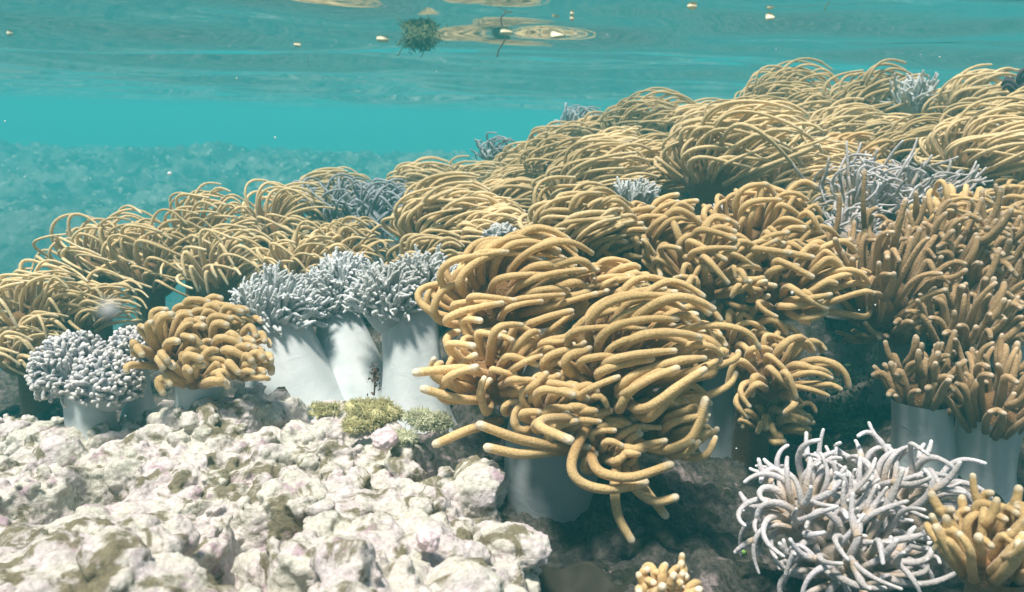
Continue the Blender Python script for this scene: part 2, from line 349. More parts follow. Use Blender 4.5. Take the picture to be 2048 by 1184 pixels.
# --- ridge, front to back
rg = [
 ('swept', 990, 425, 1.65, 70, 'ridge coral just above the tiny grey coral'),
 ('swept', 890, 400, 2.0, 62, 'ridge coral on the left slope above the combed golden coral'),
 ('swept', 820, 365, 2.3, 62, 'lowest hazy coral on the left slope of the ridge, against the blue reef'),
 ('swept', 885, 360, 2.35, 55, 'small hazy coral beside the lowest one on the left slope'),
 ('swept', 945, 335, 2.3, 62, 'coral tuft peaking on the left slope of the ridge'),
 ('swept', 1020, 375, 2.0, 70, 'ridge coral directly below the lavender wisps on the left slope'),
 ('swept', 1030, 310, 2.35, 60, 'skyline coral on the left slope above the lavender wisps'),
 ('swept', 1160, 385, 1.60, 105, 'dome-shaped tan ridge coral behind the tuft above the largest coral'),
 ('swept', 1090, 330, 2.0, 75, 'ridge coral upper left of the dome-shaped one'),
 ('swept', 1100, 280, 2.3, 60, 'skyline coral left of the small wispy one'),
 ('swept', 1170, 255, 2.35, 48, 'small wispy pale coral on the ridge skyline left of the first tall one'),
 ('swept', 1190, 310, 2.0, 78, 'ridge coral under the small wispy skyline coral'),
 ('swept', 1265, 235, 2.3, 85, 'first tall skyline coral from the left, arms streaming right'),
 ('swept', 1275, 300, 2.0, 75, 'ridge coral below the first tall skyline coral'),
 ('swept', 1290, 365, 1.72, 85, 'ridge coral between the dome-shaped and the largest ridge coral'),
 ('swept', 1365, 235, 2.25, 82, 'second tall skyline coral from the left'),
 ('swept', 1420, 345, 1.55, 130, 'largest ridge coral, its long arms combed flat to the right'),
 ('swept', 1465, 262, 2.0, 88, 'golden ridge coral with pointed tips above the largest ridge coral'),
 ('swept', 1540, 205, 2.3, 90, 'tall skyline coral in the centre of the right half with a ragged top'),
 ('swept', 1590, 255, 2.1, 78, 'ridge coral below the ragged-topped skyline coral'),
 ('swept', 1575, 360, 1.60, 95, 'tan ridge coral left of the big lavender coral'),
 ('curl', 1680, 335, 1.75, 80, 'ridge coral with forked upright arms behind the big lavender coral'),
 ('swept', 1660, 270, 2.0, 80, 'ridge coral beneath the blunt-topped skyline coral, arms trailing right'),
 ('swept', 1715, 215, 2.15, 88, 'skyline coral with a blunt swept top, left of the grey branching coral'),
 ('swept', 1790, 320, 1.8, 85, 'ridge coral between the forked one and the brown fan of arms'),
 ('swept', 1760, 265, 2.0, 70, 'ridge coral just below the grey branching coral'),
 ('swept', 1920, 215, 2.0, 100, 'skyline coral shaped like a wave, right of the grey branching coral'),
 ('swept', 2010, 275, 1.75, 105, 'ridge coral at the right edge under the dark plum coral'),
 ('swept', 1930, 330, 1.55, 115, 'brown-gold ridge coral fanning right above the lavender tips'),
 ('swept', 2060, 350, 1.6, 95, 'ridge coral half cut off by the right photo edge'),
 ('curl', 2020, 410, 1.45, 70, 'brown curled coral at the right edge below the brown-gold fan'),
 ('curl', 2030, 480, 1.35, 70, 'curled tan coral at the right edge above the finger corals'),
 ('swept', 1640, 420, 1.5, 70, 'low tan ridge coral tucked in front of the big lavender coral'),
 ('swept', 2010, 210, 2.4, 62, 'pale far coral behind the wave-shaped skyline coral'),
 ('swept', 2150, 300, 1.9, 100, 'ridge coral outside the right edge, upper'),
 ('swept', 2200, 420, 1.6, 100, 'ridge coral outside the right edge, lower'),
 ('swept', 2150, 560, 1.35, 90, 'tan coral outside the right edge by the finger corals'),
]
for k, x, y, d, r, lab in rg: C(k, [(x, y + (36 if d > 1.9 else 17) + 14 * math.sin(x * 7.3 + y), d, r * .95)], 'tan ' + lab if not lab.startswith(('tan', 'brown', 'golden', 'small', 'pale', 'dome')) else lab, group=G_R)
for k, (x, y, d, r) in enumerate([(700, 470, 3.1, 70), (820, 455, 3.3, 70), (940, 430, 3.2, 75), (1060, 400, 3.4, 70), (620, 500, 3.4, 65), (880, 420, 3.9, 60), (1000, 380, 3.9, 60)]):
    C('swept', [(x, y, d, r)], 'tan coral on the slope behind the ridge, seen only mirrored in the water surface', group='tan corals on the hidden back slope')
C('lavender2', [(1720, 420, 1.45, 85), (1790, 410, 1.45, 75), (1700, 480, 1.38, 60)], 'big lavender coral of fine curling arms on the right of the ridge')
C('lavender2', [(1890, 415, 1.42, 58)], 'lavender coral with upright tips right of the big lavender one', up=1)
C('greybranch', [(1820, 215, 2.05, 48)], 'grey-blue branching coral on the skyline between two tan corals')
C('greybranch', [(1985, 215, 2.2, 30)], 'small grey-blue branching coral right of the wave-shaped skyline coral')
C('dark', [(2050, 190, 1.8, 45)], 'dark plum coral at the top right edge')
C('greyspike', [(1268, 425, 1.30, 52)], 'small pale grey coral with upright spikes behind the hooked tentacle')
C('greyspike', [(1440, 430, 1.30, 16)], 'single pale grey spike poking up right of the hooked tentacle')
C('slate', [(1150, 262, 2.45, 44)], 'lavender wisps on the ridge skyline behind the small wispy coral')
C('slate', [(985, 315, 2.45, 36)], 'lavender wisps on the left slope between two tan corals')

# ------------------------------------------------------------------ terrain through the feet of the corals
ctrl = []
for kind, lobes, label, o in S:
    if 'base' in o:
        p = at(*o['base']); 
        if label.startswith(('large white', 'blurred', 'little', 'rounded', 'pale lilac', 'small patch')): pass
        ctrl.append((p[0], p[1], p[2] + (0.006 if kind not in ('knob', 'round', 'grey') else -.07)))
        o['_foot'] = p
    else:
        x, y, d, r = lobes[0][:4]; c = at(x, y, d); R = r * d / FPX
        f = c + np.array([-0.1 * R, 0.1 * R, -(R * 0.85 + 0.085)]); o['_foot'] = f; ctrl.append((f[0], f[1], f[2] + 0.004))
for px, py, d in [(1380, 1030, .92), (1300, 1100, .80), (1450, 1080, .88), (1620, 900, 1.15), (1700, 800, 1.28), (1650, 880, 1.2), (1900, 960, 1.0), (2030, 980, 1.0),
                  (1150, 1170, .74), (1250, 1184, .72), (1000, 1000, .88), (900, 900, 1.0), (1990, 1010, .96), (2040, 900, 1.05),
                  (1420, 1184, .74), (1150, 1080, .84),
                  (1660, 720, 1.5), (1720, 690, 1.5), (10, 840, 1.05), (60, 800, 1.15), (600, 790, 1.08), (880, 850, 1.0), (480, 800, 1.05)]:
    p = at(px, py, d); ctrl.append((p[0], p[1], p[2] - (.09 if px < 700 and py < 900 else 0)))
ctrl += [(-0.8, 0.3, -.85), (-1.6, 0.6, -.95), (0, 0.1, -.75), (1.2, .3, -.62), (2.2, .8, -.5), (3, 1.6, -.35), (-1.5, 1.4, -.9), (-2.4, 1.2, -1.3), (-1.7, 2.1, -1.35)]
# the drop behind the bed and the ridge, the channel, then the far reef
ctrl += [(-1.2, 2.5, -1.5), (-.6, 2.7, -1.35), (.0, 3.1, -1.1), (.7, 3.5, -.9), (1.6, 3.6, -.75), (2.8, 3.6, -.6), (-3, 3, -1.7), (-2, 3.3, -1.75), (-1, 3.6, -1.6), (0, 4.0, -1.5), (1.2, 4.6, -1.3), (3, 5, -1.1),
         (-4.2, 1.5, -1.7), (-4.5, 3.5, -1.5)]
tps = TPS(ctrl, 2e-4)

def far_z(x, y):                    # far reef: a wall that climbs out of the channel to a broad top
    edge = 10.4 + 0.35 * x + 0.9 * (fbm(x * .5 + 5, y * .12, 31, 3) - .5)
    s = y - edge + 0.25 * (fbm(x * 1.2, y * 1.2, 77, 3) - .5)
    w = 1 / (1 + np.exp(-s * 4.5))
    top = -1.42 + .50 * (fbm(x * .55, y * .35, 41, 3) - .5) + .15 * np.clip(y - 10.8, 0, 3) - .05 * np.clip(y - 14, 0, 14) + .005 * x
    z = -2.7 * (1 - w) + top * w
    bot = z + knobs(x, y, .7, 5) * .30 + knobs(x + 3, y, .22, 9) * .75 + knobs(x, y + 2, .10, 19) * .8 + (fbm(x * 6, y * 6, 8, 3) - .45) * .12 - .16
    return bot

def ground_z(x, y):
    r = np.hypot(x, y - 0.6)
    near = tps(x, y)
    near = np.minimum(near, -0.14)
    w = np.clip((r - 2.9) / 1.6, 0, 1); w = np.where(x < 0, np.clip((r - 2.1) / 1.5, 0, 1), w); w = w * w * (3 - 2 * w)
    det = knobs(x, y, .045, 40) * .30 + knobs(x, y, .016, 50) * .7 + (fbm(x * 30, y * 30, 60, 3) - .5) * .014 + (fbm(x * 110, y * 110, 66, 3) - .5) * .011 - .012
    det = det * np.clip(1.6 - .35 * r, .4, 1)
    return (near + det) * (1 - w) + far_z(x, y) * w

na, nr = 960, 960
ang = np.linspace(math.radians(-84), math.radians(84), na); rad = 0.35 * (42 / 0.35) ** np.linspace(0, 1, nr)
A_, R_ = np.meshgrid(ang, rad); GX = R_ * np.sin(A_); GY = R_ * np.cos(A_) - 0.25
GZ = ground_z(GX, GY)
me = mesh_from('seabed', np.stack([GX, GY, GZ], 2).reshape(-1, 3), [grid_faces(nr, na)], t=np.clip((GY - 10.2 - .35 * GX + 2.2 * (fbm(GX * .8, GY * .8, 3, 3) - .5)) / 1.2, 0, 1).ravel())
# one floor material: dark turfed floor near, pale speckled rock on the far reef
m, nt, b = newmat('seabed_rock'); L = nt.links
def graft(src):
    pass
geo = N_(nt, 'ShaderNodeNewGeometry'); pos = geo.outputs['Position']
def layer(a, b_, c, d, s1, s2, s3):
    n1 = noise(nt, s1, 5, .6, vec=pos, dist=.5); f1 = ramp(nt, [(.42, (0,) * 3), (.58, (1,) * 3)], n1.outputs['Fac']); col = mixc(nt, f1.outputs[0], a, b_)
    mp = N_(nt, 'ShaderNodeMapping'); mp.inputs['Location'].default_value = (3.1, 7.7, 1.3); L.new(pos, mp.inputs[0])
    n2 = noise(nt, s2, 6, .65, vec=mp.outputs[0], dist=.8); f2 = ramp(nt, [(.5, (0,) * 3), (.6, (1,) * 3)], n2.outputs['Fac']); col = mixc(nt, f2.outputs[0], col, c)
    n3 = noise(nt, s3, 4, .6, vec=mp.outputs[0], dist=.3); f3 = ramp(nt, [(.58, (0,) * 3), (.66, (1,) * 3)], n3.outputs['Fac']); return mixc(nt, f3.outputs[0], col, d)
cn = layer((.085, .078, .070), (.16, .14, .12), (.050, .050, .034), (.36, .29, .28), 12, 16, 24)
cf = layer((.06, .07, .06), (.26, .26, .24), (.03, .04, .03), (.50, .49, .44), .9, 3.0, 9.0)
atn = N_(nt, 'ShaderNodeAttribute', attribute_name='t'); col = mixc(nt, atn.outputs['Fac'], cn, cf)
n4 = noise(nt, 150, 4, .7, vec=pos); v4 = ramp(nt, [(.35, (.40, .40, .38)), (.65, (1.35, 1.33, 1.3))], n4.outputs['Fac']); col = mixc(nt, .9, col, v4.outputs[0], 'MULTIPLY')
L.new(col, b.inputs['Base Color']); b.inputs['Roughness'].default_value = .9; b.inputs['Specular IOR Level'].default_value = .08
n5 = noise(nt, 240, 8, .75, vec=pos); bp = N_(nt, 'ShaderNodeBump'); bp.inputs['Strength'].default_value = 1; bp.inputs['Distance'].default_value = .006
L.new(n5.outputs['Fac'], bp.inputs['Height']); L.new(bp.outputs[0], b.inputs['Normal'])
tag(link('seabed', me, m), kind='structure')

# ------------------------------------------------------------------ coral builder
PR = dict(  # r radius, Lf length over R, flow, up, droop, curl, cov density, core size, mat, cap, taper, reach past R downstream
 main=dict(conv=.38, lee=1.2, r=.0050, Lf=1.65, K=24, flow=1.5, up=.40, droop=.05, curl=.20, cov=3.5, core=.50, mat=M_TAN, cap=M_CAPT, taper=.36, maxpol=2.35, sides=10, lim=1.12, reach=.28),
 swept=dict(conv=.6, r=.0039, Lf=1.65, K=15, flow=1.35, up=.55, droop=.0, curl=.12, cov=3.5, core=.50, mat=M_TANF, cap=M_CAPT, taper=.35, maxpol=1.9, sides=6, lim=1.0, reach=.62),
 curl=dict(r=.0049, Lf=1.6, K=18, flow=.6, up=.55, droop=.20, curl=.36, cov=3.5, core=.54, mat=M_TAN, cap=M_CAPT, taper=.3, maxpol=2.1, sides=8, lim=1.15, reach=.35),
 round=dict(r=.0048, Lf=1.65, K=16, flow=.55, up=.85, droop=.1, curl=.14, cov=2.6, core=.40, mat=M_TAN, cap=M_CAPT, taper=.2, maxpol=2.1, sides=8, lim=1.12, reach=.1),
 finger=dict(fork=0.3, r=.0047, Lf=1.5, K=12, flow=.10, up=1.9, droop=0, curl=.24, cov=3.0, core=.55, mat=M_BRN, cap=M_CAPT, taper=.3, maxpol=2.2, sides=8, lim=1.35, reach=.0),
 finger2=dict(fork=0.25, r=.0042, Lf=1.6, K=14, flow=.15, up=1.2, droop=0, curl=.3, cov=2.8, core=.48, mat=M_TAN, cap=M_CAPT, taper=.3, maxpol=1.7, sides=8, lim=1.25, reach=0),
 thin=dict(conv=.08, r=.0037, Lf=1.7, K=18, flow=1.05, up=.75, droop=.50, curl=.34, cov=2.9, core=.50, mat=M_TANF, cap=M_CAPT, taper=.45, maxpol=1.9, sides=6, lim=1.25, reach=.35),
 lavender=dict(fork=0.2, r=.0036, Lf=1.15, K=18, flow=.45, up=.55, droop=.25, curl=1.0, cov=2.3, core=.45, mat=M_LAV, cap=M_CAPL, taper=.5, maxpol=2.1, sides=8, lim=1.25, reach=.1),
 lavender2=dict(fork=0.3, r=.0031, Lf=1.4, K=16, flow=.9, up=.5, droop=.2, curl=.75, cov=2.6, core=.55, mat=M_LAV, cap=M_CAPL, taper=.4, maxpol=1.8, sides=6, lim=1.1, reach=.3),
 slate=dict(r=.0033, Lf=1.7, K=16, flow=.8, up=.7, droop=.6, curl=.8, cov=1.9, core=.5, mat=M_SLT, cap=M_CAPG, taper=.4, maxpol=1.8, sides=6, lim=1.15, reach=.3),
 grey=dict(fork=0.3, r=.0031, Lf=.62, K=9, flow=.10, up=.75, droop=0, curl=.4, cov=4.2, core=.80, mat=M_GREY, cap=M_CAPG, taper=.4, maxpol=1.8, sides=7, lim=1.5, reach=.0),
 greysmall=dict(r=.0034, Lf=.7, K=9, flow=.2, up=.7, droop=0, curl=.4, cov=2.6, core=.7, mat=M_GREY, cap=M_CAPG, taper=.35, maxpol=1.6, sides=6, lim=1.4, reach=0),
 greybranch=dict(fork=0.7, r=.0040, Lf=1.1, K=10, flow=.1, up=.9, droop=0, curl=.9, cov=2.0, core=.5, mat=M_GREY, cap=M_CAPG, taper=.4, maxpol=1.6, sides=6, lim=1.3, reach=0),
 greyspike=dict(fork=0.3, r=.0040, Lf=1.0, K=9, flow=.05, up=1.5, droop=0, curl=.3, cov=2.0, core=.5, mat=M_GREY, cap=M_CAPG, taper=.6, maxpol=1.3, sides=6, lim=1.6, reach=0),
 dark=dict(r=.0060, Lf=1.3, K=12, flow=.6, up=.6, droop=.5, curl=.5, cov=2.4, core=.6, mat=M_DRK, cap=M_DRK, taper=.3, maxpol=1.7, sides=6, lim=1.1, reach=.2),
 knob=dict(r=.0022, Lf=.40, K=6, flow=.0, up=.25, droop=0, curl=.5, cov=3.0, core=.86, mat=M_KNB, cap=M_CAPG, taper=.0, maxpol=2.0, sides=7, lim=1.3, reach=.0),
)
FLOW = np.array([1.0, 0.12, -0.02])

def ico(sub):
    bm = bmesh.new(); bmesh.ops.create_icosphere(bm, subdivisions=sub, radius=1)
    V = np.array([v.co[:] for v in bm.verts]); F = np.array([[v.index for v in f.verts] for f in bm.faces]); bm.free()
    return V, F
ICO3 = ico(3); ICO2 = ico(2); ICO1 = ico(1)

def grow(lobes, pr, rng, o, kind_):
    Ps, Ls, lobe_i = [], [], []
    cs = [c for c, R in lobes]; cores = [R * pr['core'] for c, R in lobes]
    P0, Nn, Rr, Oc, Fl = [], [], [], [], []
    for (c, R), rc, lfl in zip(lobes, cores, o['_lf']):
        Lg = R * pr['Lf'] * (.85 if o.get('short') else 1)
        Lg = max(Lg, pr['r'] * 3)
        n = int(pr['cov'] * o.get('dens', 1) * 2 * math.pi * R * R / (2 * pr['r'] * Lg) * (0.55 if pr['Lf'] > 1 else .8)) + 6
        n = min(n, 640)
        i = np.arange(n) + .5
        cp = math.cos(pr['maxpol'])
        z = 1 - (1 - cp) * i / n; ph = i * 2.39996 + rng.normal(0, .25, n); z = np.clip(z + rng.normal(0, .03, n), -1, 1); s = np.sqrt(1 - z * z)
        nv = np.stack([s * np.cos(ph), s * np.sin(ph), z], 1)
        Oc.append(np.tile(c, (n, 1))); P0.append(c + nv * rc * 0.97); Nn.append(nv); Rr.append(np.full(n, R)); Fl.append(np.full(n, lfl))
    P0 = np.concatenate(P0); Nn = np.concatenate(Nn); Rr = np.concatenate(Rr); own = np.concatenate(Oc); Fl = np.concatenate(Fl)
    keep = np.ones(len(P0), bool)
    for c, rc in zip(cs, cores): keep &= np.linalg.norm(P0 - c, axis=1) > rc * 0.93
    P0, Nn, Rr, own = P0[keep], Nn[keep], Rr[keep], own[keep]; Fl = Fl[keep]; spike = (rng.uniform(0, 1, len(P0)) > .93) * 2.0; N = len(P0); K = pr['K']
    Lg = np.maximum(Rr * pr['Lf'] * (.85 if o.get('short') else 1), pr['r'] * 2.2) * rng.uniform(.65, 1.2, N)
    if o.get('small'): Lg *= .8
    # neighbours lean alike
    ph = rng.uniform(0, 6.28, (3, 3)); fr = 1.0 / np.mean([R for c, R in lobes])
    low = np.stack([np.sin(P0 @ np.array([2.1, 1.3, 1.7]) * fr + ph[k, 0]) * .6 + np.sin(P0 @ np.array([-1.1, 2.3, 3.1]) * fr * 1.6 + ph[k, 1]) * .4 for k in range(3)], 1)
    e1 = np.cross(Nn, rng.normal(0, 1, (N, 3))); e1 /= np.linalg.norm(e1, axis=1, keepdims=True); e2 = np.cross(Nn, e1)
    tgt = rng.normal(0, 1, (N, 3)) + .8 * low
    om = rng.uniform(1.0, 3.6, N); f0 = rng.uniform(0, 6.28, N)
    layer = rng.uniform(0, 1, N) ** 1.2; pos = P0.copy(); out = [pos.copy()]
    flow = FLOW * pr['flow'] * (1 + .3 * low[:, :1]) + low * .28 * (pr['flow'] + .2) + rng.normal(0, .06, (N, 3)) * (pr['flow'] + .3)
    ex = Fl * (.25 + .75 * np.clip(Nn[:, 2] * .7 + Nn[:, 0] * .35 + .55, 0, 1)); flow = flow * ex[:, None]
    up = pr['up'] * (1.6 if o.get('up') else 1); dr = pr['droop'] + o.get('droop', 0)
    for k in range(1, K):
        s = k / (K - 1)
        cw = pr['curl'] * min(1, s * 2.2)
        wz = np.clip((pos[:, 2:3] - own[:, 2:3]) / Rr[:, None] * 1.15 + .45, .10, 1.15) if pr.get('conv') or kind_ == 'curl' else 1.0     # the lower half stands in the lee
        d = Nn * (1.0 * (1 - .85 * s)) + flow * wz * s ** 1.1 * 1.2 + np.array([0, 0, 1.]) * up * (1 - s) ** 1.0 + np.array([0, 0, .9]) * np.clip(1 - wz, 0, 1) * s * pr.get('lee', .8) - np.array([0, 0, 1.]) * dr * s ** 1.5
        if pr.get('conv'): d = d + pr['conv'] * s ** 1.3 * (own + (np.array([1.75, .1, .30]) + .35 * tgt) * Rr[:, None] - pos) / Rr[:, None] * Fl[:, None] * wz
        d = d + cw * (np.cos(om * s + f0)[:, None] * e1 + np.sin(om * s * .8 + f0)[:, None] * e2) * .8
        d /= np.linalg.norm(d, axis=1, keepdims=True)
        pos = pos + d * (Lg / (K - 1))[:, None]
        for c, rc, (c_, R) in zip(cs, cores, lobes):
            lim = rc + (R - rc) * layer * min(1, s * 2.5) * .85
            v = pos - c; q = np.linalg.norm(v, axis=1)
            push = np.maximum(lim - q, 0) * .75
            pos = pos + v / (q[:, None] + 1e-9) * push[:, None]
        v = pos - own; q = np.linalg.norm(v, axis=1)
        mx = Rr * (pr['lim'] * (.70 + .42 * layer) + pr['reach'] * np.clip(v[:, 0] / (q + 1e-9), 0, 1) + (.12 * spike))
        pull = np.maximum(q - mx, 0) * .35
        pos = pos - v / (q[:, None] + 1e-9) * pull[:, None]
        pos[:, 2] = np.minimum(pos[:, 2], o['_ceil'])
        out.append(pos.copy())
    P = np.stack(out, 1)
    for _ in range(5): P[:, 1:-1] = .25 * P[:, :-2] + .5 * P[:, 1:-1] + .25 * P[:, 2:]
    if pr.get('fork'):
        idx = np.where(rng.uniform(0, 1, N) < pr['fork'])[0]; k0 = rng.integers(int(K * .35), int(K * .7), len(idx))
        st = P[idx, k0]; tg = P[idx, np.minimum(k0 + 1, K - 1)] - P[idx, k0 - 1]; tg /= np.linalg.norm(tg, axis=1, keepdims=True)
        sidev = np.cross(tg, rng.normal(0, 1, (len(idx), 3))); sidev /= np.linalg.norm(sidev, axis=1, keepdims=True)
        ss = np.linspace(0, 1, K)[None, :, None]; ln = (Lg[idx] * rng.uniform(.3, .55, len(idx)))[:, None, None]
        B = st[:, None] + ln * (ss * tg[:, None] * .9 + (ss - .45 * ss ** 2) * sidev[:, None] * .8 + np.array([0, 0, .25]) * ss ** 2)
        P = np.concatenate([P, B]); N = len(P)
    s = np.linspace(0, 1, K)[None]
    R = pr['r'] * rng.uniform(.82, 1.18, (N, 1)) * (1 - pr['taper'] * s ** 1.3) * (1 + .05 * np.sin(s * rng.uniform(6, 22, (N, 1)) + rng.uniform(0, 6, (N, 1))) + .04 * np.sin(s * 31 + rng.uniform(0, 6, (N, 1))))
    if pr['Lf'] < .45: R = R * (0.9 + .15 * s)
    return P, R

def deform_ball(c, r, k, rng, flat=1.0, base=ICO3, amt=.06):
    V, F = base
    ph = rng.uniform(0, 6.28, 4)
    d = 1 + amt * np.sin(V @ np.array([3.1, 2.2, 1.3]) + ph[0]) + amt * .8 * np.sin(V @ np.array([-2.2, 4.4, 3.3]) + ph[1])
    W = V * d[:, None] * r; W[:, 2] *= flat
    return W + c, F

def join_parts(name, parts):
    Vs, Fs, o = [], [], 0
    for V, F in parts: Vs.append(V); Fs.append(F + o); o += len(V)
    return mesh_from(name, np.concatenate(Vs), [f for f in Fs])

def stalk_mesh(name, foot, top, r0, r1, rng, sides=40, rows=22, flare=1.25, folds=.028, bulb=0):
    t = np.linspace(0, 1, rows)[:, None]; a = np.arange(sides) / sides * 2 * np.pi; a = a[None]
    f = foot - np.array([0, 0, .05])
    cen = f + (top - f) * t[..., None] + np.array([1, 0, 0]) * (math.sin(rng.uniform(0, 6)) * .06 * r0) * np.sin(t * 3.1)[..., None]
    prof = r0 * (1 + (flare - 1) * np.exp(-t * 7)) * (1 - t) + r1 * t; prof = prof * (1 - .10 * np.sin(t * np.pi)) if not bulb else r0 * (.78 + .30 * np.sin(np.clip(t * 2.2, 0, 1) * np.pi * .5) - .25 * np.clip(t - .5, 0, 1))
    ph = rng.uniform(0, 6.28, 4)
    wob = 1 + folds * np.sin(3 * a + ph[0] + t) + folds * .7 * np.sin(5 * a + ph[1] - 1.5 * t) + folds * .3 * np.sin(11 * a + ph[2] + 2 * t)
    rr = prof * wob
    V = cen + np.stack([rr * np.cos(a), rr * np.sin(a), np.zeros_like(rr)], 2)
    V = V.reshape(-1, 3)
    k = np.arange(rows - 1)[:, None] * sides; s = np.arange(sides)[None]; s1 = (s + 1) % sides
    Q = np.stack([k + s, k + s1, k + sides + s1, k + sides + s], 2).reshape(-1, 4)
    return mesh_from(name, V, [Q])

NAMES = dict(round='tentacle_coral', main='tentacle_coral', swept='tentacle_coral', curl='tentacle_coral', thin='tentacle_coral', finger='finger_coral', finger2='finger_coral', lavender='lavender_coral', lavender2='lavender_coral',
             slate='slate_coral', grey='leather_coral', greysmall='leather_coral', greybranch='branching_coral', greyspike='spiky_coral', dark='plum_coral', knob='knob_coral')
for ci, (kind, lobes, label, o) in enumerate(S):
    rng = np.random.default_rng(1000 + ci * 7 + o.get('seed', 0)); pr = PR[kind]
    Lb = [(at(*l[:3]), l[3] * l[2] / FPX) for l in lobes]; o['_lf'] = [l[4] if len(l) > 4 else 1 for l in lobes]
    foot = o['_foot']
    root = empty(NAMES[kind], tuple(foot)); tag(root, label, 'coral', o.get('group'))
    Lb = [(c - foot, R) for c, R in Lb]
    # stalk: from the foot up into the mean of the lobes
    w = np.array([R ** 2 for c, R in Lb]); top = sum(c * k for (c, R), k in zip(Lb, w)) / w.sum()
    Rm = max(R for c, R in Lb); dmean = np.mean([l[2] for l in lobes])
    r0 = o['sr'] * o['base'][2] / FPX if 'sr' in o else Rm * .34
    stm = o.get('stalk') or {'grey': M_STK, 'knob': M_STK, 'finger': M_STK, 'swept': M_CAPT, 'thin': M_CAPT}.get(kind, pr['cap'])
    link('stalk', stalk_mesh('stalk', np.zeros(3), top, r0, min(r0 * .85, Rm * .7) if kind != 'grey' else Rm * o.get('st', .9), rng, bulb=kind == 'main'), stm, root)
    # soft cap that carries the tentacles, with an arm from the stalk to every lobe
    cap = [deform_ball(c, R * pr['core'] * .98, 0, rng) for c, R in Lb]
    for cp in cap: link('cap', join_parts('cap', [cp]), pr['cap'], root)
    o['_ceil'] = -.055 - foot[2]
    prc = dict(pr)
    if kind in ('swept', 'thin'):
        for key, lo, hi in (('flow', .65, 1.15), ('Lf', .85, 1.2), ('up', .7, 1.5), ('r', .88, 1.18), ('conv', .3, 1.2), ('cov', .8, 1.1)): prc[key] = pr[key] * rng.uniform(lo, hi)
        prc['curl'] = pr['curl'] + rng.uniform(0, .3)
    pr = prc
    P, R = grow([(c, R) for c, R in Lb], dict(pr), rng, o, kind)
    if kind == 'main':              # the loose ones that hang from the underside and the left rim
        ex_ = [[(1180, 840, .80), (1135, 925, .77), (1150, 965, .765), (1215, 985, .77), (1290, 965, .79)], [(1240, 880, .82), (1228, 960, .79), (1232, 1030, .79), (1262, 1080, .79)],
               [(1240, 900, .82), (1262, 975, .79), (1310, 1008, .79), (1350, 995, .79)], [(1200, 840, .82), (1090, 835, .75), (1070, 852, .73), (1140, 880, .71)], [(1000, 840, .86), (930, 862, .80), (872, 888, .79)],
               [(1230, 860, .82), (1320, 908, .80), (1390, 880, .80), (1410, 800, .80)], [(1000, 800, .86), (920, 800, .81), (848, 778, .80)], [(1010, 760, .86), (930, 735, .81), (832, 745, .80)], [(1260, 900, .82), (1275, 960, .80), (1330, 1030, .80), (1296, 1010, .78)][:3],
               [(1150, 900, .80), (1040, 880, .77), (960, 850, .76)], [(1130, 900, .80), (1040, 910, .77), (975, 895, .76)], [(1180, 900, .80), (1190, 945, .77), (1260, 960, .77), (1340, 930, .78)]]
        for pp in ex_:
            q = np.array([at(*a) - foot for a in pp]); u = np.linspace(0, len(q) - 1, P.shape[1]); B = np.stack([np.interp(u, np.arange(len(q)), q[:, k]) for k in range(3)], 1)
            for _ in range(10): B[1:-1] = .25 * B[:-2] + .5 * B[1:-1] + .25 * B[2:]
            P = np.concatenate([P, B[None]]); R = np.concatenate([R, (pr['r'] * 1.08 * (1 - .18 * np.linspace(0, 1, P.shape[1])))[None]])
    # keep tentacles out of the rising water surface: heights are relative to the foot
    V, Q, Tr, tt = tubes(P, R, pr['sides'])
    if o.get('near') and kind not in ('knob', 'grey') or kind == 'main':
        vis = P.mean(1) + foot - C0; cam_side = -(P[:, 0] @ np.array([0, 1., -.6]))
        size = R[:, 0] * 1e3 + cam_side * 60
        order = np.argsort(-size); sep = order[:98]; rest = order[98:]
        for j in sep: link('tentacle', merge_tubes('tentacle', V[j:j + 1], Q, Tr, tt), pr['mat'], root)
        if len(rest): tag(link('tentacle_mass', merge_tubes('tentacle_mass', V[rest], Q, Tr, tt), pr['mat'], root), kind='stuff')
    else:
        nm = 'knob_cover' if kind == 'knob' else 'tentacle_crown'
        tag(link(nm, merge_tubes(nm, V, Q, Tr, tt), pr['mat'], root), kind='stuff')

# ------------------------------------------------------------------ near pale rock
rock_ctrl = [(-200, 835, 1.08), (0, 825, 1.04), (130, 828, 1.0), (250, 818, .97), (400, 795, .93), (560, 768, .96), (700, 790, .94), (830, 850, .88), (930, 900, .82), (985, 955, .76), (1050, 1080, .62), (1090, 1184, .53),
             (500, 1000, .66), (100, 1000, .64), (800, 1000, .68), (300, 900, .80), (650, 880, .84), (0, 1184, .42), (500, 1184, .46), (850, 1184, .49), (-300, 1000, .66), (-300, 1184, .44), (1000, 1300, .44), (500, 1500, .36), (-200, 1500, .34)]
rp = np.array([at(*c) for c in rock_ctrl]); rt = TPS(rp, 1e-4)
outl = [(-560, 850, 1.2), (-200, 830, 1.15), (0, 820, 1.10), (130, 820, 1.06), (250, 806, 1.03), (400, 775, 1.03), (560, 750, 1.05), (700, 770, 1.0), (840, 838, .91), (950, 895, .84), (1005, 950, .77), (1075, 1080, .63), (1115, 1184, .54), (1120, 1400, .42)]
poly = [at(*c)[:2] for c in outl] + [np.array([.05, .12]), np.array([-.75, .12])]
poly = np.array(poly)
